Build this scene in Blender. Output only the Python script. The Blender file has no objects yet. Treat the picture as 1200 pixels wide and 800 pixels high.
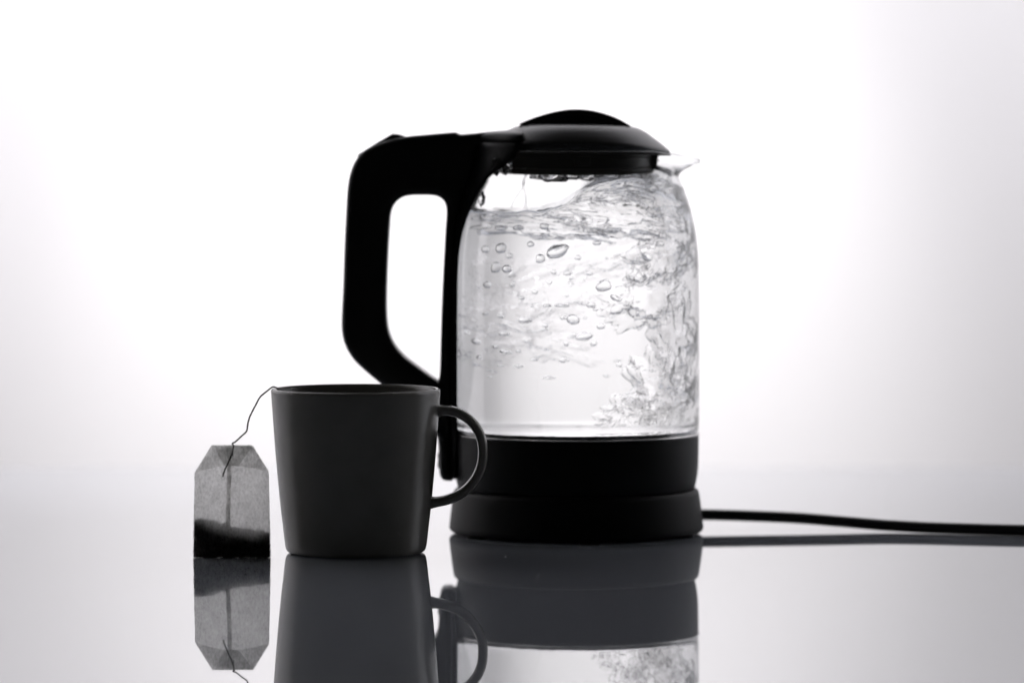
import bpy, bmesh, math, random
from math import sin, cos, pi, radians, sqrt
from mathutils import Vector, noise, Matrix

random.seed(7)
S = bpy.context.scene
C = S.collection

# ------------------------------------------------------------------ camera
cam_d = bpy.data.cameras.new('camera')
cam = bpy.data.objects.new('camera', cam_d)
C.objects.link(cam)
cam.location = (-0.03545, -2.582, 0.2277)
cam.rotation_euler = (radians(90) - math.atan(260 / 5500), 0, 0)
cam_d.sensor_width = 36
cam_d.lens = 165
cam_d.clip_start = 0.05
cam_d.clip_end = 50
cam_d.dof.use_dof = True
cam_d.dof.focus_distance = 2.475
cam_d.dof.aperture_fstop = 4.0
S.camera = cam

# ------------------------------------------------------------------ world: a dark studio
w = bpy.data.worlds.new('World')
S.world = w
w.use_nodes = True
bg = w.node_tree.nodes['Background']
bg.inputs['Color'].default_value = (1.0, 0.97, 0.92, 1)
bg.inputs['Strength'].default_value = 0.018

# ------------------------------------------------------------------ lamps on the backdrop
def area(name, loc, target, sx, sy, power, spread, col):
    d = bpy.data.lights.new(name, 'AREA')
    d.shape = 'RECTANGLE'
    d.size = sx
    d.size_y = sy
    d.energy = power
    d.spread = radians(spread)
    d.color = col
    o = bpy.data.objects.new(name, d)
    C.objects.link(o)
    o.location = loc
    v = Vector(target) - Vector(loc)
    o.rotation_euler = v.to_track_quat('-Z', 'Y').to_euler()
    return o
area('studio_lamp', (-0.15, 0.22, 0.62), (-0.15, 0.95, 0.28), 0.30, 0.20, 3.7, 155, (1, 0.965, 0.978))
area('broad_studio_lamp', (-0.1, -0.35, 1.25), (-0.1, 0.95, 0.85), 2.4, 0.3, 9.4, 92, (0.985, 0.965, 1.0))
for sx in (-1, 1):  # added unseen fills: brighten the backdrop's sides, so the water's edges stay light
    area('side_fill_lamp', (0.45 * sx, -0.15, 1.0), (1.15 * sx, 0.36, 0.18), 0.5, 0.3, 5.0, 85, ((1.0, 0.96, 0.975) if sx < 0 else (0.965, 0.965, 1.0)))
def spot(name, loc, target, power, size, col):
    d = bpy.data.lights.new(name, 'SPOT')
    d.energy = power
    d.spot_size = radians(size)
    d.spot_blend = 1.0
    d.shadow_soft_size = 0.06
    d.color = col
    o = bpy.data.objects.new(name, d)
    C.objects.link(o)
    o.location = loc
    o.rotation_euler = (Vector(target) - Vector(loc)).to_track_quat('-Z', 'Y').to_euler()
spot('studio_spotlight', (-0.05, 0.0, 0.95), (-0.05, 0.95, 0.02), 56, 37, (1, 0.975, 0.972))

vs = S.view_settings
vs.view_transform = 'Standard'
vs.look = 'None'
vs.exposure = 0.0
vs.gamma = 1.0
vs.use_curve_mapping = False
S.render.engine = 'CYCLES'
cy = S.cycles
cy.max_bounces = 40
cy.transmission_bounces = 40
cy.glossy_bounces = 12
cy.diffuse_bounces = 6
cy.transparent_max_bounces = 24
cy.sample_clamp_indirect = 8
cy.use_denoising = True
try:
    cy.denoiser = 'OPENIMAGEDENOISE'
except Exception:
    pass

# ------------------------------------------------------------------ materials
def newmat(name):
    m = bpy.data.materials.new(name)
    m.use_nodes = True
    nt = m.node_tree
    for n in list(nt.nodes):
        nt.nodes.remove(n)
    out = nt.nodes.new('ShaderNodeOutputMaterial')
    return m, nt, out

def noise_tex(nt, scale, detail=4, rough=0.55, stretch=None):
    tc = nt.nodes.new('ShaderNodeTexCoord')
    n = nt.nodes.new('ShaderNodeTexNoise')
    n.inputs['Scale'].default_value = scale
    n.inputs['Detail'].default_value = detail
    n.inputs['Roughness'].default_value = rough
    if stretch:
        mp = nt.nodes.new('ShaderNodeMapping')
        mp.inputs['Scale'].default_value = stretch
        nt.links.new(tc.outputs['Object'], mp.inputs['Vector'])
        nt.links.new(mp.outputs['Vector'], n.inputs['Vector'])
    else:
        nt.links.new(tc.outputs['Object'], n.inputs['Vector'])
    return n

def ramp(nt, src, p0, c0, p1, c1):
    r = nt.nodes.new('ShaderNodeValToRGB')
    r.color_ramp.elements[0].position = p0
    r.color_ramp.elements[0].color = tuple(c0) + (1,)
    r.color_ramp.elements[1].position = p1
    r.color_ramp.elements[1].color = tuple(c1) + (1,)
    nt.links.new(src, r.inputs['Fac'])
    return r

def principled(name, col, rough, var=0.0, vscale=40, bump=0.0, bscale=400, ior=1.5, metallic=0, spec=0.5, rvar=0.0, coat=0.0):
    m, nt, out = newmat(name)
    p = nt.nodes.new('ShaderNodeBsdfPrincipled')
    nt.links.new(p.outputs['BSDF'], out.inputs['Surface'])
    p.inputs['Base Color'].default_value = tuple(col) + (1,)
    p.inputs['Roughness'].default_value = rough
    p.inputs['IOR'].default_value = ior
    p.inputs['Metallic'].default_value = metallic
    p.inputs['Specular IOR Level'].default_value = spec
    p.inputs['Coat Weight'].default_value = coat
    if var:
        n = noise_tex(nt, vscale)
        a = [c * (1 - var) for c in col]
        b = [min(1, c * (1 + var)) for c in col]
        r = ramp(nt, n.outputs['Fac'], 0.3, a, 0.7, b)
        nt.links.new(r.outputs['Color'], p.inputs['Base Color'])
    if rvar:
        n = noise_tex(nt, 22, 6, 0.65)
        r = ramp(nt, n.outputs['Fac'], 0.35, [max(0, rough - rvar)] * 3, 0.75, [rough + rvar] * 3)
        nt.links.new(r.outputs['Color'], p.inputs['Roughness'])
    if bump:
        n = noise_tex(nt, bscale, 3)
        b = nt.nodes.new('ShaderNodeBump')
        b.inputs['Strength'].default_value = bump
        b.inputs['Distance'].default_value = 0.0003
        nt.links.new(n.outputs['Fac'], b.inputs['Height'])
        nt.links.new(b.outputs['Normal'], p.inputs['Normal'])
    return m

def glass(name, ior, col=(1, 1, 1), rough=0.0):
    m, nt, out = newmat(name)
    g = nt.nodes.new('ShaderNodeBsdfGlass')
    g.inputs['IOR'].default_value = ior
    g.inputs['Roughness'].default_value = rough
    g.inputs['Color'].default_value = tuple(col) + (1,)
    nt.links.new(g.outputs['BSDF'], out.inputs['Surface'])
    return m

def paper(name, col, dark):
    m, nt, out = newmat(name)
    n1 = noise_tex(nt, 900, 5, 0.7, (1, 1, 0.55))
    n2 = noise_tex(nt, 160, 3, 0.6)
    mx = nt.nodes.new('ShaderNodeMath')
    mx.operation = 'MULTIPLY_ADD'
    mx.inputs[1].default_value = 0.7
    nt.links.new(n1.outputs['Fac'], mx.inputs[0])
    m2 = nt.nodes.new('ShaderNodeMath')
    m2.operation = 'MULTIPLY'
    m2.inputs[1].default_value = 0.3
    nt.links.new(n2.outputs['Fac'], m2.inputs[0])
    nt.links.new(m2.outputs[0], mx.inputs[2])
    r = ramp(nt, mx.outputs[0], 0.36, dark, 0.62, col)
    t = nt.nodes.new('ShaderNodeBsdfTranslucent')
    d = nt.nodes.new('ShaderNodeBsdfDiffuse')
    nt.links.new(r.outputs['Color'], t.inputs['Color'])
    nt.links.new(r.outputs['Color'], d.inputs['Color'])
    a = nt.nodes.new('ShaderNodeMixShader')
    a.inputs[0].default_value = 0.04
    nt.links.new(t.outputs[0], a.inputs[1])
    nt.links.new(d.outputs[0], a.inputs[2])
    tr = nt.nodes.new('ShaderNodeBsdfTransparent')      # pores between the fibres
    b = nt.nodes.new('ShaderNodeMixShader')
    b.inputs[0].default_value = 0.30
    nt.links.new(a.outputs[0], b.inputs[1])
    nt.links.new(tr.outputs[0], b.inputs[2])
    nt.links.new(b.outputs[0], out.inputs['Surface'])
    return m

M = {}
M['backdrop'] = principled('backdrop_paper', (0.82, 0.815, 0.825), 0.9, var=0.008, vscale=3, spec=0.1)
M['table'] = principled('white_acrylic', (0.37, 0.395, 0.44), 0.012, var=0.01, vscale=5, ior=1.52, coat=0.30)
M['plastic'] = principled('black_plastic', (0.007, 0.0075, 0.008), 0.38, bump=0.06, bscale=1500, rvar=0.04, spec=0.28)
M['baseplastic'] = principled('matte_black_plastic', (0.010, 0.0105, 0.011), 0.5, bump=0.08, bscale=1500, rvar=0.04, spec=0.13)
M['lidplastic'] = principled('satin_black_plastic', (0.012, 0.013, 0.0145), 0.33, bump=0.05, bscale=1500, rvar=0.04, spec=0.75)
M['rubber'] = principled('grey_rubber', (0.035, 0.034, 0.028), 0.5, bump=0.1, bscale=900)
M['steel'] = principled('brushed_steel', (0.62, 0.61, 0.60), 0.16, metallic=1.0, rvar=0.05)
M['plate'] = principled('heating_plate_steel', (0.80, 0.80, 0.79), 0.10, metallic=1.0)
M['gasket'] = principled('speckled_gasket', (0.03, 0.031, 0.032), 0.35, var=0.9, vscale=700, bump=0.6, bscale=900)
M['cord'] = principled('cord_rubber', (0.010, 0.010, 0.011), 0.42, bump=0.08, bscale=900)
M['glass'] = glass('clear_glass', 1.48, (0.995, 0.997, 0.996))
M['water'] = glass('clear_water', 1.333)
M['bubble'] = glass('steam_bubble', 0.885, rough=0.03)
M['plume'] = glass('hot_water_plume', 0.962, rough=0.15)
M['wisp'] = glass('warm_water_wisp', 0.990, rough=0.02)
M['ceramic'] = principled('stoneware_glaze', (0.21, 0.206, 0.186), 0.25, var=0.05, vscale=60, bump=0.06, bscale=500, rvar=0.04)
M['paper'] = paper('filter_paper', (1.0, 1.0, 0.99), (0.45, 0.45, 0.44))
M['tea'] = principled('dried_tea_leaf', (0.02, 0.014, 0.010), 0.8, var=0.4, vscale=900)
M['thread'] = principled('cotton_thread', (0.16, 0.155, 0.145), 0.9, var=0.2, vscale=2500)
M['dust'] = principled('dust', (0.45, 0.45, 0.45), 0.9)

# ------------------------------------------------------------------ mesh helpers
def link(name, verts, faces, mat, parent=None, smooth=True, loc=(0, 0, 0)):
    me = bpy.data.meshes.new(name)
    me.from_pydata([tuple(v) for v in verts], [], faces)
    me.update()
    bm = bmesh.new()
    bm.from_mesh(me)
    bmesh.ops.recalc_face_normals(bm, faces=bm.faces)
    bm.to_mesh(me)
    bm.free()
    if smooth:
        me.polygons.foreach_set('use_smooth', [True] * len(me.polygons))
    me.materials.append(mat)
    o = bpy.data.objects.new(name, me)
    C.objects.link(o)
    o.location = loc
    if parent:
        o.parent = parent
    return o

def sharp(o, ang=35):
    """mark edges sharper than ang as sharp so smooth shading keeps creases"""
    bm = bmesh.new()
    bm.from_mesh(o.data)
    for e in bm.edges:
        if len(e.link_faces) == 2 and e.calc_face_angle(0) > radians(ang):
            e.smooth = False
    bm.to_mesh(o.data)
    bm.free()
    return o

def empty(name, loc, label, cat, rz=0):
    o = bpy.data.objects.new(name, None)
    o.empty_display_size = 0.02
    C.objects.link(o)
    o.location = loc
    o.rotation_euler = (0, 0, rz)
    o['label'] = label
    o['category'] = cat
    return o

def catmull(pts, n=8, closed=False):
    out = []
    N = len(pts)
    P = [Vector(p) for p in pts]
    rng = range(N) if closed else range(N - 1)
    for i in rng:
        if closed:
            p0, p1, p2, p3 = P[(i - 1) % N], P[i], P[(i + 1) % N], P[(i + 2) % N]
        else:
            p0, p1, p2, p3 = P[max(i - 1, 0)], P[i], P[i + 1], P[min(i + 2, N - 1)]
        for k in range(n):
            t = k / n
            out.append(0.5 * ((2 * p1) + (-p0 + p2) * t + (2 * p0 - 5 * p1 + 4 * p2 - p3) * t * t + (-p0 + 3 * p1 - 3 * p2 + p3) * t ** 3))
    if not closed:
        out.append(P[-1])
    return out

def lathe(name, prof, mat, parent=None, segs=128, rfun=None, closed=False, loc=(0, 0, 0), crease=None):
    """prof: (r, z) list; r==0 closes at the axis. rfun(r, z, th) -> r, z"""
    verts, rings = [], []
    for (r, z) in prof:
        if r < 1e-7:
            rings.append([len(verts)])
            verts.append((0, 0, z))
        else:
            ring = []
            for k in range(segs):
                th = 2 * pi * k / segs
                rr, zz = (r, z) if rfun is None else rfun(r, z, th)
                ring.append(len(verts))
                verts.append((rr * cos(th), rr * sin(th), zz))
            rings.append(ring)
    faces = []
    pairs = list(zip(rings[:-1], rings[1:]))
    if closed:
        pairs.append((rings[-1], rings[0]))
    for a, b in pairs:
        for k in range(segs):
            k2 = (k + 1) % segs
            if len(a) == 1 and len(b) == 1:
                continue
            if len(a) == 1:
                faces.append((a[0], b[k], b[k2]))
            elif len(b) == 1:
                faces.append((a[k], b[0], a[k2]))
            else:
                faces.append((a[k], b[k], b[k2], a[k2]))
    o = link(name, verts, faces, mat, parent, loc=loc)
    if crease:
        sharp(o, crease)
    return o

def sweep(name, path, sec, mat, parent=None, segs=20, up=Vector((0, 1, 0)), power=2.0, loc=(0, 0, 0)):
    """path: list of Vector; sec(t) -> (a, b): a across (path normal), b along up"""
    verts, faces = [], []
    n = len(path)
    for i, p in enumerate(path):
        t = (path[min(i + 1, n - 1)] - path[max(i - 1, 0)]).normalized()
        s = t.cross(up).normalized()
        u = s.cross(t).normalized()
        a, b = sec(i / (n - 1))
        for k in range(segs):
            th = 2 * pi * k / segs
            c, d = cos(th), sin(th)
            x = math.copysign(abs(c) ** (2 / power), c)
            y = math.copysign(abs(d) ** (2 / power), d)
            verts.append(p + s * (a * x) + u * (b * y))
    for i in range(n - 1):
        for k in range(segs):
            k2 = (k + 1) % segs
            faces.append((i * segs + k, i * segs + k2, (i + 1) * segs + k2, (i + 1) * segs + k))
    faces.append(tuple(range(segs)))
    faces.append(tuple((n - 1) * segs + k for k in range(segs)))
    return link(name, verts, faces, mat, parent, loc=loc)

def plate(name, loops, half, bev, mat, parent=None, y0=0.0, res=5, loc=(0, 0, 0)):
    """solid with rounded edges from closed XZ outlines (first outer, others holes), thickness 2*half along y"""
    cu = bpy.data.curves.new(name, 'CURVE')
    cu.dimensions = '2D'
    cu.fill_mode = 'BOTH'
    for lp in loops:
        sp = cu.splines.new('POLY')
        sp.points.add(len(lp) - 1)
        for q, p in zip(sp.points, lp):
            q.co = (p[0], p[1], 0, 1)
        sp.use_cyclic_u = True
    cu.extrude = half - bev
    cu.bevel_depth = bev
    cu.bevel_resolution = res
    cu.offset = -bev
    tmp = bpy.data.objects.new('tmp', cu)
    C.objects.link(tmp)
    bpy.context.view_layer.update()
    dg = bpy.context.evaluated_depsgraph_get()
    me = bpy.data.meshes.new_from_object(tmp.evaluated_get(dg))
    bpy.data.objects.remove(tmp)
    bpy.data.curves.remove(cu)
    me.name = name
    for v in me.vertices:
        x, z, y = v.co
        v.co = (x, y0 - y, z)
    bm = bmesh.new()
    bm.from_mesh(me)
    bmesh.ops.remove_doubles(bm, verts=bm.verts, dist=1e-6)
    bmesh.ops.recalc_face_normals(bm, faces=bm.faces)
    for f in bm.faces:
        f.smooth = True
    for e in bm.edges:
        if len(e.link_faces) == 2 and e.calc_face_angle(0) > radians(32):
            e.smooth = False
    bm.to_mesh(me)
    bm.free()
    me.materials.clear()
    me.materials.append(mat)
    o = bpy.data.objects.new(name, me)
    C.objects.link(o)
    o.location = loc
    if parent:
        o.parent = parent
    return o

def interp(tab, x):
    if x <= tab[0][0]:
        return tab[0][1]
    for (x0, y0), (x1, y1) in zip(tab[:-1], tab[1:]):
        if x <= x1:
            return y0 + (y1 - y0) * (x - x0) / (x1 - x0)
    return tab[-1][1]

def smoothstep(a, b, x):
    t = min(1, max(0, (x - a) / (b - a)))
    return t * t * (3 - 2 * t)

# ------------------------------------------------------------------ the setting
def make_backdrop():
    verts, faces = [], []
    R, cyy = 1.45, -0.50
    n, mz = 72, 10
    z0, z1 = -0.9, 2.3
    for i in range(n + 1):
        a = radians(-64 + 128 * i / n)
        for j in range(mz + 1):
            verts.append((R * sin(a) - 0.03, cyy + R * cos(a), z0 + (z1 - z0) * j / mz))
    for i in range(n):
        for j in range(mz):
            b = i * (mz + 1) + j
            faces.append((b, b + 1, b + mz + 2, b + mz + 1))
    o = link('backdrop', verts, faces, M['backdrop'])
    o['kind'] = 'structure'
    return o
make_backdrop()

def make_table():
    bm = bmesh.new()
    bmesh.ops.create_cube(bm, size=1)
    bmesh.ops.scale(bm, vec=(2.0, 1.55, 0.02), verts=bm.verts)
    bmesh.ops.translate(bm, vec=(0, 0.49 - 1.55 / 2, -0.01), verts=bm.verts)
    bmesh.ops.bevel(bm, geom=list(bm.edges), offset=0.002, segments=3, affect='EDGES', profile=0.5)
    me = bpy.data.meshes.new('table_top')
    bm.to_mesh(me)
    bm.free()
    me.materials.append(M['table'])
    o = bpy.data.objects.new('table_top', me)
    C.objects.link(o)
    o['kind'] = 'structure'
make_table()

# ------------------------------------------------------------------ the power base and its cord
U = 0.0004695           # one drawing unit of the kettle, in metres
AX, GZ = 675.5, 625.0   # kettle axis and table level on the drawing
def kx(x): return (x - AX) * U
def kz(y): return (GZ - y) * U

base = empty('power_base', (0, 0, 0), 'low round black power base with cord, under the glass kettle', 'kettle base')
prof = [(0, 0.0012), (0.060, 0.0012), (0.0672, 0.0012), (0.0692, 0.0016), (0.0701, 0.0030), (0.0700, 0.0048),
        (0.0694, 0.0100), (0.0686, 0.0165), (0.0679, 0.0215), (0.0674, 0.0236), (0.0664, 0.0246), (0.0650, 0.0248),
        (0.0635, 0.0238), (0.0628, 0.0215), (0.0, 0.0215)]
lathe('shell', prof, M['baseplastic'], base, 160)
lathe('connector', [(0, 0.0215), (0.010, 0.0215), (0.010, 0.0235), (0.008, 0.0239), (0, 0.0239)], M['plastic'], base, 40)
for k in range(5):
    a = radians(-84 + 72 * k)
    lathe('foot', [(0, 0.0), (0.0050, 0.0), (0.0055, 0.0004), (0.0055, 0.0016), (0, 0.0016)], M['rubber'], base, 20, loc=(0.0600 * cos(a), 0.0600 * sin(a), 0.0))
cp = [(0.055, 0.027, 0.0077), (0.0714, 0.030, 0.0076), (0.095, 0.0285, 0.0071), (0.1223, 0.024, 0.0063), (0.1465, 0.0155, 0.0051), (0.1684, 0.007, 0.0039),
      (0.186, 0.000, 0.0034), (0.202, -0.006, 0.0032), (0.2443, -0.018, 0.0031), (0.30, -0.027, 0.0031), (0.37, -0.028, 0.0031), (0.46, -0.010, 0.0031), (0.60, 0.08, 0.0031),
      (0.72, 0.20, 0.0031), (0.80, 0.34, 0.0031), (0.835, 0.46, 0.0031), (0.842, 0.489, 0.0029), (0.845, 0.4955, -0.004), (0.846, 0.497, -0.05), (0.846, 0.498, -0.35)]
sweep('cord', catmull(cp, 10), lambda t: (0.0031, 0.0031), M['cord'], base, 16, up=Vector((0.05, 0.1, 1)))
sweep('strain_relief', [Vector((0.056, 0.0272, 0.0077)), Vector((0.061, 0.0284, 0.0077)), Vector((0.0655, 0.0292, 0.0077))],
      lambda t: (0.0034 - 0.0004 * t, 0.0034 - 0.0004 * t), M['plastic'], base, 16, up=Vector((0, 0, 1)))

# ------------------------------------------------------------------ the kettle
kettle = empty('kettle', (0, 0, 0.0215), 'glass electric kettle with black handle and lid, full of boiling water', 'kettle')
KO = (0, 0, -0.0215)    # parts are drawn from table level

# lower body
lb = [(0, kz(577)), (0.0600, kz(577)), (0.0628, kz(576.5)), (0.0644, kz(574.5)), (0.0653, kz(571)), (0.0661, kz(564)), (0.0668, kz(555)),
      (0.0672, kz(545)), (0.06740, kz(530)), (0.06745, kz(512)), (0.06740, kz(508.4)), (0.0668, kz(507.4)), (0.0630, kz(507.4)),
      (0.0630, kz(514)), (0, kz(514))]
lathe('lower_body', lb, M['baseplastic'], kettle, 160, loc=KO)
lathe('trim_ring', [(0.0671, kz(508.2)), (0.0679, kz(508.2)), (0.06825, kz(507.7)), (0.0681, kz(507.1)), (0.0677, kz(506.5)), (0.0671, kz(506.2))], M['steel'], kettle, 160, closed=True, loc=KO)

# glass jug
GP = [(143.2, 506.5), (144.0, 496), (144.2, 470), (144.3, 420), (144.2, 370), (143.9, 335), (143.2, 308), (141.8, 288), (139.6, 271), (136.2, 254), (131.4, 236.5),
      (126.0, 221), (121.2, 209), (117.8, 199), (116.0, 190), (115.6, 183), (115.8, 178)]
def glass_r(y):
    return interp(sorted([(yy, r) for r, yy in GP]), y)
def spout(r, z, th):
    th = (th + pi) % (2 * pi) - pi
    y = GZ - z / U
    lift = smoothstep(207, 186, y)
    g = math.exp(-(abs(th) / 0.46) ** 2.4)
    return r + 29.5 * U * lift * g, z - 9.5 * U * smoothstep(195, 178, y) * g
prof = [(r * U, kz(y)) for r, y in catmull([(a, b, 0) for a, b in GP], 4) for _ in (0,)] if False else [(p.x * U, kz(p.y)) for p in catmull([(a, b, 0) for a, b in GP], 4)]
W = 0.0018
inner = [(r - W * (1 - 0.5 * smoothstep(215, 186, GZ - z / U)), z) for r, z in prof]
top = prof[-1]
full = prof + [(top[0] - 0.0001, top[1] + 0.0005), (top[0] - W / 4 - 0.0001, top[1] + 0.0007), (top[0] - W / 2 - 0.0002, top[1] + 0.0005)] + inner[::-1]
lathe('glass_body', full, M['glass'], kettle, 192, rfun=spout, closed=True, loc=KO)

# heating plate and gasket at the bottom of the jug
lathe('heating_plate', [(0, kz(502.0)), (0.0640, kz(502.0)), (0.0643, kz(502.3)), (0.0643, kz(508.5)), (0, kz(508.5))], M['plate'], kettle, 128, loc=KO)
def gasket_r(r, z, th):
    if z > kz(503):
        z = z + 0.0007 * noise.noise(Vector((cos(th) * 30, sin(th) * 30, 1.0))) + 0.0004 * noise.noise(Vector((cos(th) * 90, sin(th) * 90, 1.0)))
    return r, z
lathe('gasket', [(0.0643, kz(506.9)), (0.06545, kz(506.9)), (0.06545, kz(502.7)), (0.0653, kz(502.3)), (0.0648, kz(502.2)), (0.0643, kz(502.2))], M['gasket'], kettle, 256, rfun=gasket_r, closed=True, loc=KO)

# handle (outer outline, finger hole)
outer = [(603, 151.5), (590, 152.8), (565, 155.2), (548, 157.0), (540, 157.4), (534.5, 155.0), (528, 155.2), (500, 157.6), (475, 160.2), (452, 165.5), (431, 174), (419, 185.5),
         (411.8, 201), (408.2, 220), (406.3, 250), (404.4, 290), (402.8, 335), (401.2, 368), (401.4, 388), (405.5, 404), (415, 420), (430, 434.5),
         (448, 449.5), (480, 476), (502, 495), (511.5, 508), (514, 522), (514.4, 540), (515.5, 554), (519, 560.5), (526, 562), (530.8, 561.5)]
outer_s = [(kx(p.x), kz(p.y)) for p in catmull([(a, b, 0) for a, b in outer], 4)]
edge = []
for y in (545, 520, 500, 470, 440, 400, 360, 330, 305, 285, 268, 252, 236, 220, 208, 198, 188, 181):
    edge.append((-(max(glass_r(y), 144.0 if y > 500 else 0) + 0.9) * U, kz(y)))
edge += [(kx(561), kz(174.5)), (kx(575), kz(173)), (kx(600), kz(172.5))]
hole = [(491, 228.2), (508, 228.6), (517, 231.8), (522, 238), (523.6, 248), (522.6, 264), (520.6, 300), (518.2, 350), (516.6, 400), (515.8, 432), (514.0, 444.5), (510, 443.6),
        (492, 430.5), (474, 416.5), (462, 402), (455.6, 386), (453.4, 366), (453.6, 335), (455.2, 295), (457.2, 262), (458.8, 248), (463, 238.5), (471, 231.6), (480, 228.8)]
hole_s = [(kx(p.x), kz(p.y)) for p in catmull([(a, b, 0) for a, b in hole], 4, closed=True)]
handle = plate('handle', [outer_s + edge, hole_s], 0.0150, 0.0042, M['plastic'], kettle, res=6, loc=KO)
btn = [(475, 159.6), (468, 157.4), (460.5, 156.6), (440, 168.4), (420.5, 180.8), (419.4, 183.6), (426, 184.5), (440, 176), (458, 168), (474, 165)]
plate('release_button', [[(kx(a), kz(b)) for a, b in btn]], 0.0085, 0.0007, M['plastic'], handle, res=3)
sw = [(518, 529.5), (513.6, 530), (512.6, 533), (513.4, 538), (512.6, 543.5), (513.6, 548), (518, 549)]
plate('power_switch', [[(kx(a), kz(b)) for a, b in sw]], 0.0070, 0.0006, M['plastic'], kettle, res=3, loc=KO)

# saddle: the strip of the handle that wraps round the jug
def make_saddle():
    tab = [(167, 56), (184, 52), (192, 46), (200, 38), (210, 31), (228, 26), (250, 21.8), (276, 18.0), (300, 16.4), (330, 16.0), (505, 16.0), (560, 14)]
    ys = [167, 172, 177, 181, 186, 191, 196, 202, 208, 215, 222, 230, 238, 246, 254, 262, 270, 280, 290, 300, 315, 330, 350, 380, 410, 440, 470, 495, 505, 520, 540, 555, 559]
    na = 28
    verts, faces = [], []
    for y in ys:
        hw = radians(interp(tab, y))
        r0 = (glass_r(y) + 0.7) * U if y < 507 else 0.0677
        for layer in (0, 1):
            for k in range(na + 1):
                q = -1 + 2 * k / na
                a = pi + q * hw
                th = 0.0026 * (0.12 + 0.88 * smoothstep(168, 200, y)) * (1 - abs(q) ** 6) ** 0.5 if layer else 0.0
                r = r0 + th
                verts.append((r * cos(a), r * sin(a), kz(y)))
    n2 = 2 * (na + 1)
    for i in range(len(ys) - 1):
        for layer in (0, 1):
            for k in range(na):
                b = i * n2 + layer * (na + 1) + k
                faces.append((b, b + 1, b + n2 + 1, b + n2))
    for i in (0, len(ys) - 1):
        for k in range(na):
            b = i * n2 + k
            faces.append((b, b + 1, b + na + 2, b + na + 1))
    bm = bmesh.new()
    o = link('handle_saddle', verts, faces, M['baseplastic'], kettle, loc=KO)
    bm.from_mesh(o.data)
    bmesh.ops.remove_doubles(bm, verts=bm.verts, dist=1e-5)
    bmesh.ops.recalc_face_normals(bm, faces=bm.faces)
    bm.to_mesh(o.data)
    bm.free()
make_saddle()

# lid
def lid_r(r, z, th):
    th = (th + pi) % (2 * pi) - pi
    g = math.exp(-(th / 0.75) ** 2)
    y = GZ - z / U
    f = smoothstep(80, 97, r / U)
    zz = z - 9.0 * U * f * g * (1.0 if y < 172 else 0.25)
    return r + 12.0 * U * f * g, zz - (r * cos(th) / U) * 0.012 * U
hp = catmull([(kx(535), 0, kz(166)), (kx(560), 0, kz(165)), (kx(580), 0, kz(164)), (kx(597), 0, kz(163.4)), (kx(612), 0, kz(163.2))], 6)
sweep('lid_hinge', hp, lambda t: ((8.5 + 2.2 * smoothstep(0, 0.6, t)) * U, 0.0125 + 0.0225 * smoothstep(0.1, 1.0, t)), M['plastic'], kettle, 40, power=3.2, loc=KO)
lp = [(0, 145.0), (30, 145.3), (50, 146.0), (64, 147.2), (73, 149.6), (82, 154.3), (90, 160.0), (95.5, 164.8), (97.2, 166.6), (97.8, 168.0), (97.6, 169.4), (96.6, 174.5),
      (95.5, 178.2), (94, 179.2), (84, 179.2), (60, 179.6), (0, 179.6)]
lid = lathe('lid', [(r * U, kz(y)) for r, y in lp], M['lidplastic'], kettle, 160, rfun=lid_r, loc=KO)
collar = lathe('collar', [(0, kz(178)), (91 * U, kz(178)), (91 * U, kz(184)), (90 * U, kz(185)), (90 * U, kz(198)), (0, kz(198))], M['plastic'], lid, 128, crease=40)
lathe('seal_ring', [(80 * U, kz(197.9)), (90.8 * U, kz(198.2)), (91.6 * U, kz(200)), (91.4 * U, kz(203.5)), (90 * U, kz(205.8)), (80 * U, kz(206.2)), (0, kz(206.2)), (0, kz(203)), (70 * U, kz(203))], M['rubber'], lid, 128)
# catch panel on the collar front
plate('latch_panel', [[(kx(672), kz(183)), (kx(690), kz(183)), (kx(690), kz(195)), (kx(672), kz(195))]], 0.0012, 0.0004, M['plastic'], lid, y0=-90 * U, res=2)
# grip: a lens-shaped bar with a recessed face
gp = [(607, 145.6), (618, 140.8), (632, 135.8), (648, 131.4), (662, 128.9), (675, 128.1), (690, 129.1), (704, 132.1), (718, 136.7), (730, 142.4), (738.5, 147.6)]
grip = plate('grip', [[(kx(p.x), kz(p.y)) for p in catmull([(a, b, 0) for a, b in gp], 4)] + [(kx(720), kz(149.5)), (kx(675), kz(149.5)), (kx(625), kz(149.0))]], 0.0125, 0.0009, M['plastic'], lid, res=4)
rim = [(630, 145), (640, 140.6), (655, 136.4), (672, 134.6), (690, 135.6), (706, 139.4), (718, 144.6)]
sweep('recess_rim', [Vector((kx(p.x), -0.0125, kz(p.y))) for p in catmull([(a, b, 0) for a, b in rim], 6)], lambda t: (0.0005 * (sin(pi * t) ** 0.3 + 0.02), 0.0006), M['lidplastic'], grip, 10)

# spout filter: a small frame hooked behind the spout
sf = [(768, 180.0), (785.5, 180.2), (785.5, 182.2), (770, 182.6), (769, 187.6), (772.5, 188.6), (769, 189.4), (768.4, 197.5), (778, 202.6), (786.5, 207.2), (785.2, 208.6), (774, 204.4), (764, 201.2), (763, 180)]
plate('spout_filter', [[(kx(a), kz(b)) for a, b in sf]], 0.0120, 0.0002, M['plastic'], kettle, res=1, loc=KO)

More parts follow.
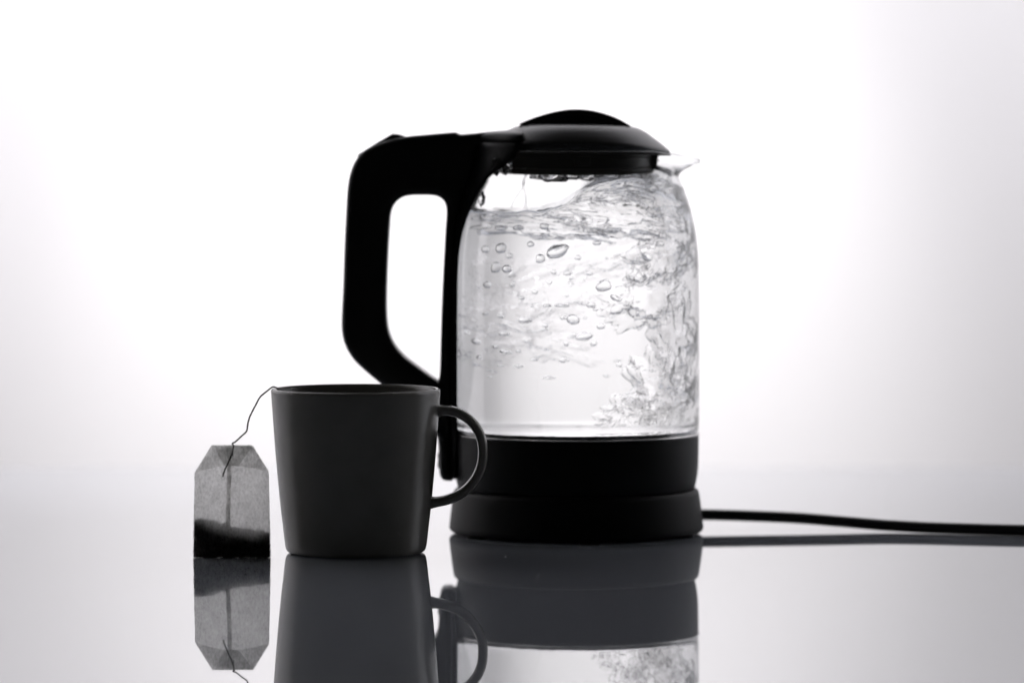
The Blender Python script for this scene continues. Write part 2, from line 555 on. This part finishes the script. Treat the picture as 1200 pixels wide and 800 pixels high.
# ------------------------------------------------------------------ boiling water
WB = kz(502.4)
def water_top(x, y):
    u = x / 0.066
    base_y = interp([(-1.0, 244), (-0.6, 246), (-0.3, 245), (-0.1, 236), (0.04, 221), (0.18, 212), (0.35, 208.8), (0.5, 208.2), (0.75, 210.5), (1.0, 225)], u)
    n = noise.fractal(Vector((x * 55, y * 40, 3.1)), 0.9, 2.1, 3)
    n2 = noise.noise(Vector((x * 160, y * 130, 7.7)))
    k = 1.25 + 0.2 * smoothstep(-0.3, 0.6, u)
    return kz(base_y) + (n * 2.8 * k + n2 * 0.4) * U

def make_water():
    segs = 160
    verts, faces, rings = [], [], []
    prof_in = [(r - W + 0.00015, z) for r, z in prof]
    tabr = sorted((z, r) for r, z in prof_in)
    def rin(z): return interp(tabr, z)
    # floor
    verts.append((0, 0, WB)); center0 = 0
    nside = 60
    def ring_at(fn):
        ring = []
        for k in range(segs):
            th = 2 * pi * k / segs
            ring.append(len(verts)); verts.append(fn(th))
        return ring
    rings.append(ring_at(lambda th: (0.0644 * cos(th), 0.0644 * sin(th), WB)))
    # side rings from bottom to the wavy waterline
    line = []
    for k in range(segs):
        th = 2 * pi * k / segs
        r = 0.060
        line.append(water_top(r * cos(th), r * sin(th)))
    zb = kz(501.8)
    for j in range(nside + 1):
        ring = []
        for k in range(segs):
            th = 2 * pi * k / segs
            z = zb + (line[k] - zb) * j / nside
            r = rin(z)
            ring.append(len(verts)); verts.append((r * cos(th), r * sin(th), z))
        rings.append(ring)
    # top surface
    nr = 40
    for j in range(1, nr):
        ring = []
        for k in range(segs):
            th = 2 * pi * k / segs
            rl = rin(line[k]) * (1 - j / nr)
            x, y = rl * cos(th), rl * sin(th)
            zt = water_top(x, y)
            e = smoothstep(0, 0.12, j / nr)
            z = line[k] * (1 - e) + zt * e
            ring.append(len(verts)); verts.append((x, y, z))
        rings.append(ring)
    c1 = len(verts); verts.append((0, 0, water_top(0, 0)))
    for k in range(segs):
        k2 = (k + 1) % segs
        faces.append((center0, rings[0][k2], rings[0][k]))
        faces.append((c1, rings[-1][k], rings[-1][k2]))
    for a, b in zip(rings[:-1], rings[1:]):
        for k in range(segs):
            k2 = (k + 1) % segs
            faces.append((a[k], a[k2], b[k2], b[k]))
    o = link('boiling_water', verts, faces, M['water'])
    o['label'] = 'clear boiling water with bubbles filling the glass kettle'
    o['category'] = 'water'
    o['kind'] = 'thing'
    return o, rin
water, rin = make_water()

def ico(sub):
    bm = bmesh.new()
    bmesh.ops.create_icosphere(bm, subdivisions=sub, radius=1)
    vs_ = [v.co.copy() for v in bm.verts]
    fs_ = [tuple(v.index for v in f.verts) for f in bm.faces]
    bm.free()
    return vs_, fs_
IV, IF = ico(3)
bubble_meshes = []
for k in range(7):
    seed = Vector((k * 5.3, k * 2.1, k))
    o = link('bubble', [v * (1 + 0.22 * noise.noise(v * 1.1 + seed) + 0.06 * noise.noise(v * 2.6 + seed)) for v in IV], IF, M['bubble'])
    bubble_meshes.append(o.data)
    bpy.data.objects.remove(o)

def bubble(x, y, z, s, sq=0.8, tilt=0.0, mesh=None):
    o = bpy.data.objects.new('bubble', mesh or random.choice(bubble_meshes))
    C.objects.link(o)
    o.parent = water
    o.location = (x, y, z)
    o.scale = (s, s, s * sq)
    o.rotation_euler = (0, tilt, random.uniform(0, 6.28))
    return o

# (drawing x, y, radius in units, squash, tilt in degrees); spread in depth
named = [(553, 291, 6.5, .8, 10), (571, 289, 7.5, .95, 0), (586, 298, 4.5, .8, 0), (566, 311, 8, .9, 20), (579, 312, 7, .8, -20), (624, 300, 6.5, .9, 0), (648, 292, 15, .55, 25),
         (553, 331, 6.5, .7, 0), (664, 318, 5, .75, 0), (630, 264, 6, .8, 15), (669, 369, 9, .75, -15), (684, 390, 10, .6, 10), (657, 417, 4.8, .85, 0), (696, 398, 4, 1, 0), (660, 397, 3.5, 1, 0),
         (622, 417, 5, .5, 0), (634, 377, 4, .7, 0), (655, 367, 3.5, 1, 0), (709, 332, 11, .7, 25), (693, 353, 6, .7, 0), (550, 398, 7, .6, -20), (565, 402, 4, .7, 0), (583, 408, 9, .35, 5), (543, 415, 5, .6, 0),
         (612, 372, 10, .45, 10), (635, 354, 6, .4, 0), (655, 354, 9, .3, 0), (578, 387, 8, .4, 0), (551, 364, 5, .5, 15), (577, 367, 5, .5, 30), (597, 424, 6, .5, 0), (575, 424, 5, .4, 0), (563, 438, 4, .35, 0),
         (640, 438, 8, .3, 5), (706, 378, 5, .8, 0), (726, 345, 8, .5, -35), (745, 325, 10, .5, -20), (765, 300, 8, .6, -40), (785, 285, 6, .7, 0), (612, 284, 5, .8, 0), (600, 268, 7, .5, 0), (577, 268, 9, .35, -8),
         (618, 338, 4, .8, 0), (645, 316, 4, .8, 0), (676, 300, 4, .8, 0), (690, 318, 5, .6, 0), (700, 285, 5, .6, 0), (640, 328, 3, 1, 0), (600, 345, 4, .6, 0), (588, 330, 3.5, .9, 0)]
for (px, py, r, sq, tl) in named:
    x = kx(px) * 0.80          # the water magnifies sideways
    lim = sqrt(max(0.0002, 0.060 ** 2 - x * x))
    bubble(x, random.uniform(-0.95, -0.35) * lim, kz(py), r * U * 0.85, sq, radians(tl))
for k in range(70):
    a = random.uniform(0, 2 * pi)
    r = 0.058 * sqrt(random.random())
    x, y = r * cos(a), r * sin(a)
    z = kz(random.choice((random.gauss(330, 45), random.gauss(380, 35))))
    if x > 0.015 and random.random() < 0.6:
        continue
    z = min(max(z, kz(440)), kz(262))
    bubble(x, y, z, random.uniform(1.0, 3.2) * U * 1.1, random.uniform(0.5, 0.95), random.uniform(-0.5, 0.5))

# fine fizz and hot plumes
def plume(cx, cyy, cz, sx, sy, sz, freq, amp, seed, tilt=0.0, mat='plume', sub=5, name='plume'):
    V, F = ico(sub)
    sd = Vector((seed * 3.7, seed * 1.9, seed))
    out = []
    ct, st = cos(tilt), sin(tilt)
    for v in V:
        n = noise.fractal(v * freq + sd, 1.0, 2.0, 3)
        p = v * max(0.25, 1 + amp * n)
        x, y, z = p.x * sx, p.y * sy, p.z * sz
        x, z = x * ct + z * st, -x * st + z * ct
        x, y, z = x + cx, y + cyy, z + cz
        rr = sqrt(x * x + y * y)
        lim = rin(z) - 0.0022
        if rr > lim:
            x, y = x * lim / rr, y * lim / rr
        z = max(z, WB + 0.004)
        z = min(z, water_top(x, y) - 0.003)
        out.append((x, y, z))
    return link(name, out, F, M[mat], water)
PL = [(0.040, -0.018, kz(300), 0.017, 0.020, 0.012, 2.2, 0.55, 1, -0.6), (0.036, -0.030, kz(345), 0.020, 0.014, 0.013, 2.4, 0.6, 2, -0.5),
      (0.020, -0.020, kz(258), 0.030, 0.020, 0.009, 2.6, 0.6, 3, 0.15), (-0.015, -0.015, kz(268), 0.030, 0.022, 0.006, 2.4, 0.6, 4, 0.1),
      (0.045, -0.012, kz(395), 0.010, 0.022, 0.022, 2.4, 0.6, 5, 0.0), (0.040, -0.020, kz(455), 0.017, 0.018, 0.016, 2.6, 0.7, 6, -0.5),
      (0.025, -0.025, kz(480), 0.015, 0.015, 0.009, 3.0, 0.7, 7, -0.4), (0.048, 0.010, kz(470), 0.010, 0.018, 0.018, 2.8, 0.7, 8, 0.2),
      (0.050, 0.005, kz(270), 0.008, 0.020, 0.020, 2.6, 0.6, 9, 0.0)]
PL += [(0.018, -0.024, kz(229), 0.024, 0.016, 0.005, 2.0, 0.6, 21, -0.15), (0.040, -0.018, kz(236), 0.018, 0.018, 0.008, 2.0, 0.7, 22, 0.3),
       (0.030, 0.012, kz(226), 0.026, 0.018, 0.006, 2.0, 0.6, 23, 0.1)]
for a in PL:
    plume(*a)
for a in [(-0.040, -0.020, kz(318), 0.012, 0.012, 0.014, 2.4, 0.6, 11, 0.4), (-0.028, 0.010, kz(372), 0.020, 0.015, 0.010, 2.6, 0.7, 12, 0.2),
          (-0.008, -0.020, kz(345), 0.016, 0.012, 0.011, 2.6, 0.7, 13, -0.3), (-0.042, 0.005, kz(405), 0.014, 0.012, 0.010, 2.2, 0.8, 14, 0.35),
          (-0.012, 0.018, kz(400), 0.020, 0.012, 0.008, 2.2, 0.8, 15, 0.3), (0.010, 0.010, kz(300), 0.026, 0.016, 0.010, 2.6, 0.7, 16, -0.3)]:
    plume(*a, mat='wisp')

# strands and drops under the lid
def strand(pts, r, seed):
    path = [Vector((kx(a), yy, kz(b))) for a, b, yy in pts]
    path = catmull(path, 6)
    def sec(t):
        q = r * (0.75 + 0.5 * noise.noise(Vector((t * 7, seed, 0.3))))
        return q, q
    return sweep('strand', path, sec, M['water'], water, 12)
strand([(617, 205, -0.022), (613.5, 216, -0.022), (616.5, 231, -0.021), (616, 247, -0.02)], 0.00075, 1)
strand([(617, 206, -0.022), (611, 222, -0.021), (603, 234, -0.021), (598, 246, -0.02)], 0.00035, 4)
def blob(px, py, y, rx, ry, rz, seed, name='hanging_drop'):
    V, F = ico(3)
    out = []
    for v in V:
        n = 1 + 0.5 * noise.fractal(v * 1.8 + Vector((seed * 2.3, seed, 0)), 0.9, 2, 3)
        out.append((kx(px) + v.x * rx * n * U, y + v.y * ry * n * U, kz(py) + v.z * rz * n * U))
    return link(name, out, F, M['water'], water)
for i, a in enumerate([(592, 196, -0.030, 9, 7, 8), (583, 194, -0.034, 7, 8, 10), (632, 207.5, -0.030, 11, 10, 3.5), (648, 208.0, -0.034, 17, 9, 5.5), (668, 208, -0.030, 12, 10, 3.5), (689, 208, -0.034, 14, 10, 4),
                       (712, 209, -0.030, 15, 10, 4.5), (738, 209, -0.028, 13, 10, 4.5), (760, 209, -0.020, 9, 10, 4), (782, 210, 0.0, 5, 9, 7), (566, 232, -0.030, 4, 5, 8)]):
    blob(*a, seed=i + 1)

# ------------------------------------------------------------------ the mug
MU = 0.0004509
mug = empty('mug', (-0.1177, -0.117, 0), 'dark grey ceramic mug in front of the glass kettle', 'mug')
mug.scale = (0.995, 0.995, 1.004)
def mz(y): return (645 - y) * MU
mp = [(0, 0.0022), (0.0290, 0.0022), (0.0310, 0.0006), (0.0330, 0.0), (0.0350, 0.0003), (0.0363, 0.0010), (0.0371, 0.0024), (0.0377, 0.0055), (0.0386, 0.0135), (0.0399, 0.0245),
      (0.0413, 0.0390), (0.0426, 0.0540), (0.0437, 0.0690), (0.0445, 0.0800), (0.04475, 0.0838), (0.04475, 0.0848), (0.0444, 0.0857), (0.0437, 0.0861), (0.0429, 0.0859), (0.0423, 0.0852), (0.0420, 0.0840),
      (0.0413, 0.0760), (0.0402, 0.0620), (0.0386, 0.0440), (0.0366, 0.0230), (0.0350, 0.0110), (0.0320, 0.0066), (0.0260, 0.0052), (0, 0.0050)]
mp = [(p.x, p.y) for p in catmull([(a, b, 0) for a, b in mp], 3)]
mp[0] = (0, mp[0][1]); mp[-1] = (0, mp[-1][1])
lathe('body', [(max(r, 0), z) for r, z in mp], M['ceramic'], mug, 160)
mh = [(510.5, 480.0), (518, 479.6), (528, 480.0), (539, 483.4), (550, 490.6), (558.5, 500.6), (563.6, 512), (565.6, 525), (564.8, 539), (560.4, 553), (551.8, 566), (539.5, 576.6), (525, 583), (512, 585.8), (503.5, 586.8)]
path = catmull([((a - 416.5) * MU, 0, mz(b)) for a, b in mh], 6)
def msec(t):
    fl = 1 + 0.55 * math.exp(-(t / 0.05) ** 2) + 0.25 * math.exp(-((1 - t) / 0.05) ** 2)
    return 0.00265 * fl, 0.0060 * (1 + 0.25 * (fl - 1))
sweep('handle', path, msec, M['ceramic'], mug, 28, power=2.7)

# ------------------------------------------------------------------ the tea bag
TU = 0.0004438
bag = empty('tea_bag', (-0.1813, -0.146, 0), 'paper tea bag with dark tea and string, standing beside the mug', 'tea bag')
def tx(x): return (x - 270.6) * TU
def tz(y): return (653 - y) * TU
def half_w(v):
    return interp([(0.0, 0.0202), (0.020, 0.01985), (0.0443, 0.0193), (0.0586, 0.0104)], v)
def depth(u, v):
    D = interp([(0.0, 0.0040), (0.008, 0.0052), (0.020, 0.0040), (0.032, 0.0021), (0.044, 0.0010), (0.0586, 0.0005)], v)
    return D * max(0.0, 1 - (abs(u)) ** 2.6) ** 0.8
def sheet(name, side):
    verts, faces = [], []
    nu, nv = 36, 48
    for j in range(nv + 1):
        v = 0.0586 * j / nv
        for i in range(nu + 1):
            u = -1 + 2 * i / nu
            hw = half_w(v) + 0.00025 * noise.noise(Vector((v * 200, side, 0)))
            wr = 0.00022 * noise.noise(Vector((u * 3, v * 160, side * 4.0))) * (1 - abs(u) ** 4)
            y = side * depth(u, v) + wr
            verts.append((u * hw, y, v + 0.0001))
    for j in range(nv):
        for i in range(nu):
            b = j * (nu + 1) + i
            faces.append((b, b + 1, b + nu + 2, b + nu + 1))
    return link(name, verts, faces, M['paper'], bag)
sheet('front_sheet', -1)
sheet('back_sheet', 1)
def flap(name, pts, y, dy=0.0, bow=0.0006):
    """thin paper flap lying over the front, from its corners, gently bowed"""
    P = [Vector((tx(a), 0, tz(b))) for a, b in pts]
    n = 10
    verts, faces = [], []
    if len(P) == 3:
        P = [P[0], P[1], P[2], P[2]]
    for j in range(n + 1):
        for i in range(n + 1):
            a = P[0].lerp(P[1], i / n)
            b = P[3].lerp(P[2], i / n)
            q = a.lerp(b, j / n)
            yy = -depth(q.x / 0.0193, q.z) - y - bow * sin(pi * i / n) * sin(pi * j / n)
            verts.append((q.x, yy, q.z))
    for j in range(n):
        for i in range(n):
            b = j * (n + 1) + i
            faces.append((b, b + 1, b + n + 2, b + n + 1))
    o = link(name, verts, faces, M['paper'], bag)
    return o
flap('side_fold', [(228.2, 553.2), (250.2, 521.2), (262.5, 544.8), (245, 548.2)], 0.0004)
flap('side_fold', [(315.0, 552.4), (295.8, 521.2), (278.0, 544.8), (296, 547.6)], 0.0004)
flap('top_fold', [(250.2, 521.0), (296.0, 521.4), (278.2, 545.2), (262.2, 545.2)], 0.0009)
flap('top_fold', [(250.4, 521.2), (295.8, 521.6), (278.0, 545.0), (262.4, 545.0)], 0.0014)
def strip(name, pts, y, wd):
    verts, faces = [], []
    pp = catmull([(a, b, 0) for a, b in pts], 6)
    for p in pp:
        z = tz(p.y)
        for s in (-1, 1):
            x = tx(p.x + s * wd)
            verts.append((x, -depth(x / 0.0195, z) - y, z))
    for i in range(len(pp) - 1):
        faces.append((2 * i, 2 * i + 1, 2 * i + 3, 2 * i + 2))
    return link(name, verts, faces, M['paper'], bag)
strip('seam', [(267.6, 522), (267.8, 560), (267.0, 590), (266.6, 620), (266.4, 650)], 0.00035, 2.7)
flap('top_fold', [(250.8, 521.4), (295.4, 521.8), (277.8, 544.6), (262.8, 544.6)], 0.0019)
strip('seam', [(267.7, 522), (267.9, 560), (267.1, 590), (266.7, 620), (266.5, 650)], 0.00085, 2.6)
strip('seam', [(267.8, 522), (268.0, 560), (267.2, 590), (266.8, 620), (266.6, 650)], 0.0006, 2.5)

def make_tea():
    verts, faces = [], []
    rnd = random.Random(3)
    def chip(x, y, z, s):
        b = len(verts)
        ax = Vector((rnd.gauss(0, 1), rnd.gauss(0, 1), rnd.gauss(0, 1))).normalized()
        bx = ax.orthogonal().normalized()
        cx = ax.cross(bx)
        c = Vector((x, y, z))
        for k in range(5):
            a = 2 * pi * k / 5
            verts.append(c + bx * (s * cos(a) * rnd.uniform(.5, 1.1)) + cx * (s * 0.55 * sin(a)) )
        verts.append(c + ax * s * 0.3)
        verts.append(c - ax * s * 0.3)
        for k in range(5):
            faces.append((b + k, b + (k + 1) % 5, b + 5))
            faces.append((b + (k + 1) % 5, b + k, b + 6))
    n = 0
    while n < 8500:
        u = rnd.uniform(-0.985, 0.985)
        topv = interp([(-1, 0.0205), (-0.7, 0.0207), (-0.3, 0.0185), (0.2, 0.0158), (0.7, 0.0147), (1, 0.0137)], u)
        topv += -0.0016 + 0.0012 * noise.noise(Vector((u * 9, 2.2, 0))) + abs(rnd.gauss(0, 0.0006))
        v = rnd.uniform(0.0004, topv)
        d = max(0.0, depth(u, v) - 0.00035)
        y = rnd.uniform(-1 + 0.9 * smoothstep(topv - 0.005, topv, v), 1) * d
        chip(u * (half_w(v) - 0.0005), y, v, rnd.uniform(0.0006, 0.0014))
        n += 1
    for (px, py, s) in [(271.2, 572, 0.0005), (296.8, 529, 0.0007), (229, 615, 0.0006), (314, 628, 0.0008)]:
        z = tz(py)
        chip(tx(px), -depth(tx(px) / 0.0193, z) - 0.0001, z, s)
    o = link('tea_leaves', verts, faces, M['tea'], bag, smooth=False)
    o['kind'] = 'stuff'
make_tea()

# string: loose end in front of the bag, through the staple, up and over the mug's rim
def thread(name, pts, r):
    P = catmull(pts, 8)
    P = [p + Vector((0.00012 * noise.noise(p * 900), 0.00012 * noise.noise(p * 900 + Vector((9, 0, 0))), 0.00012 * noise.noise(p * 900 + Vector((0, 9, 0))))) for p in P]
    def sec(t):
        q = r * (1 + 0.2 * noise.noise(Vector((t * 90, 0, 0))))
        return q, q
    return sweep(name, P, sec, M['thread'], bag, 8, up=Vector((0.1, 1, 0.05)))
def tb(px, py, y): return (tx(px), y, tz(py))
thread('string', [tb(260.6, 557, -0.0046), tb(263, 550, -0.0045), tb(267.5, 540, -0.0044), tb(271.5, 530, -0.0038), tb(273.2, 522, -0.0030), tb(271.4, 519, 0.0004), tb(274.5, 517.4, 0.002),
                  tb(281, 511.6, 0.004), tb(287.2, 505.6, 0.007), tb(288.4, 498, 0.009), tb(290.6, 489, 0.012), tb(297, 476, 0.017), (0.0136, 0.0225, 0.0822), (0.0170, 0.0265, 0.0851), (0.0196, 0.0286, 0.0870), (0.0212, 0.0293, 0.0870),
                  (0.0227, 0.0297, 0.0849), (0.0235, 0.0300, 0.0720), (0.0242, 0.0300, 0.0550)], 0.00042)
st = sweep('staple', [Vector(tb(271.6, 528.0, -0.0042)), Vector(tb(272.4, 530.5, -0.0046)), Vector(tb(272.8, 533.4, -0.0042))], lambda t: (0.0003, 0.0003), M['steel'], bag, 8)

# ------------------------------------------------------------------ a few specks of dust on the table
def make_dust():
    verts, faces = [], []
    V, F = ico(1)
    rnd = random.Random(5)
    for k in range(60):
        x, y = rnd.uniform(-0.32, 0.30), rnd.uniform(-0.42, 0.15)
        if (x * x + y * y) < 0.075 ** 2 or ((x + .118) ** 2 + (y + .102) ** 2) < 0.045 ** 2 or (abs(x + .1817) < .024 and abs(y + .141) < .01):
            continue
        s = rnd.uniform(0.00010, 0.00024)
        b = len(verts)
        for v in V:
            verts.append((x + v.x * s * 1.5, y + v.y * s, s * 0.6 + v.z * s * 0.6))
        for f in F:
            faces.append(tuple(b + i for i in f))
    o = link('dust_specks', verts, faces, M['dust'])
    o['kind'] = 'stuff'
    o['label'] = 'tiny dust specks scattered on the glossy table'
    o['category'] = 'dust'
make_dust()
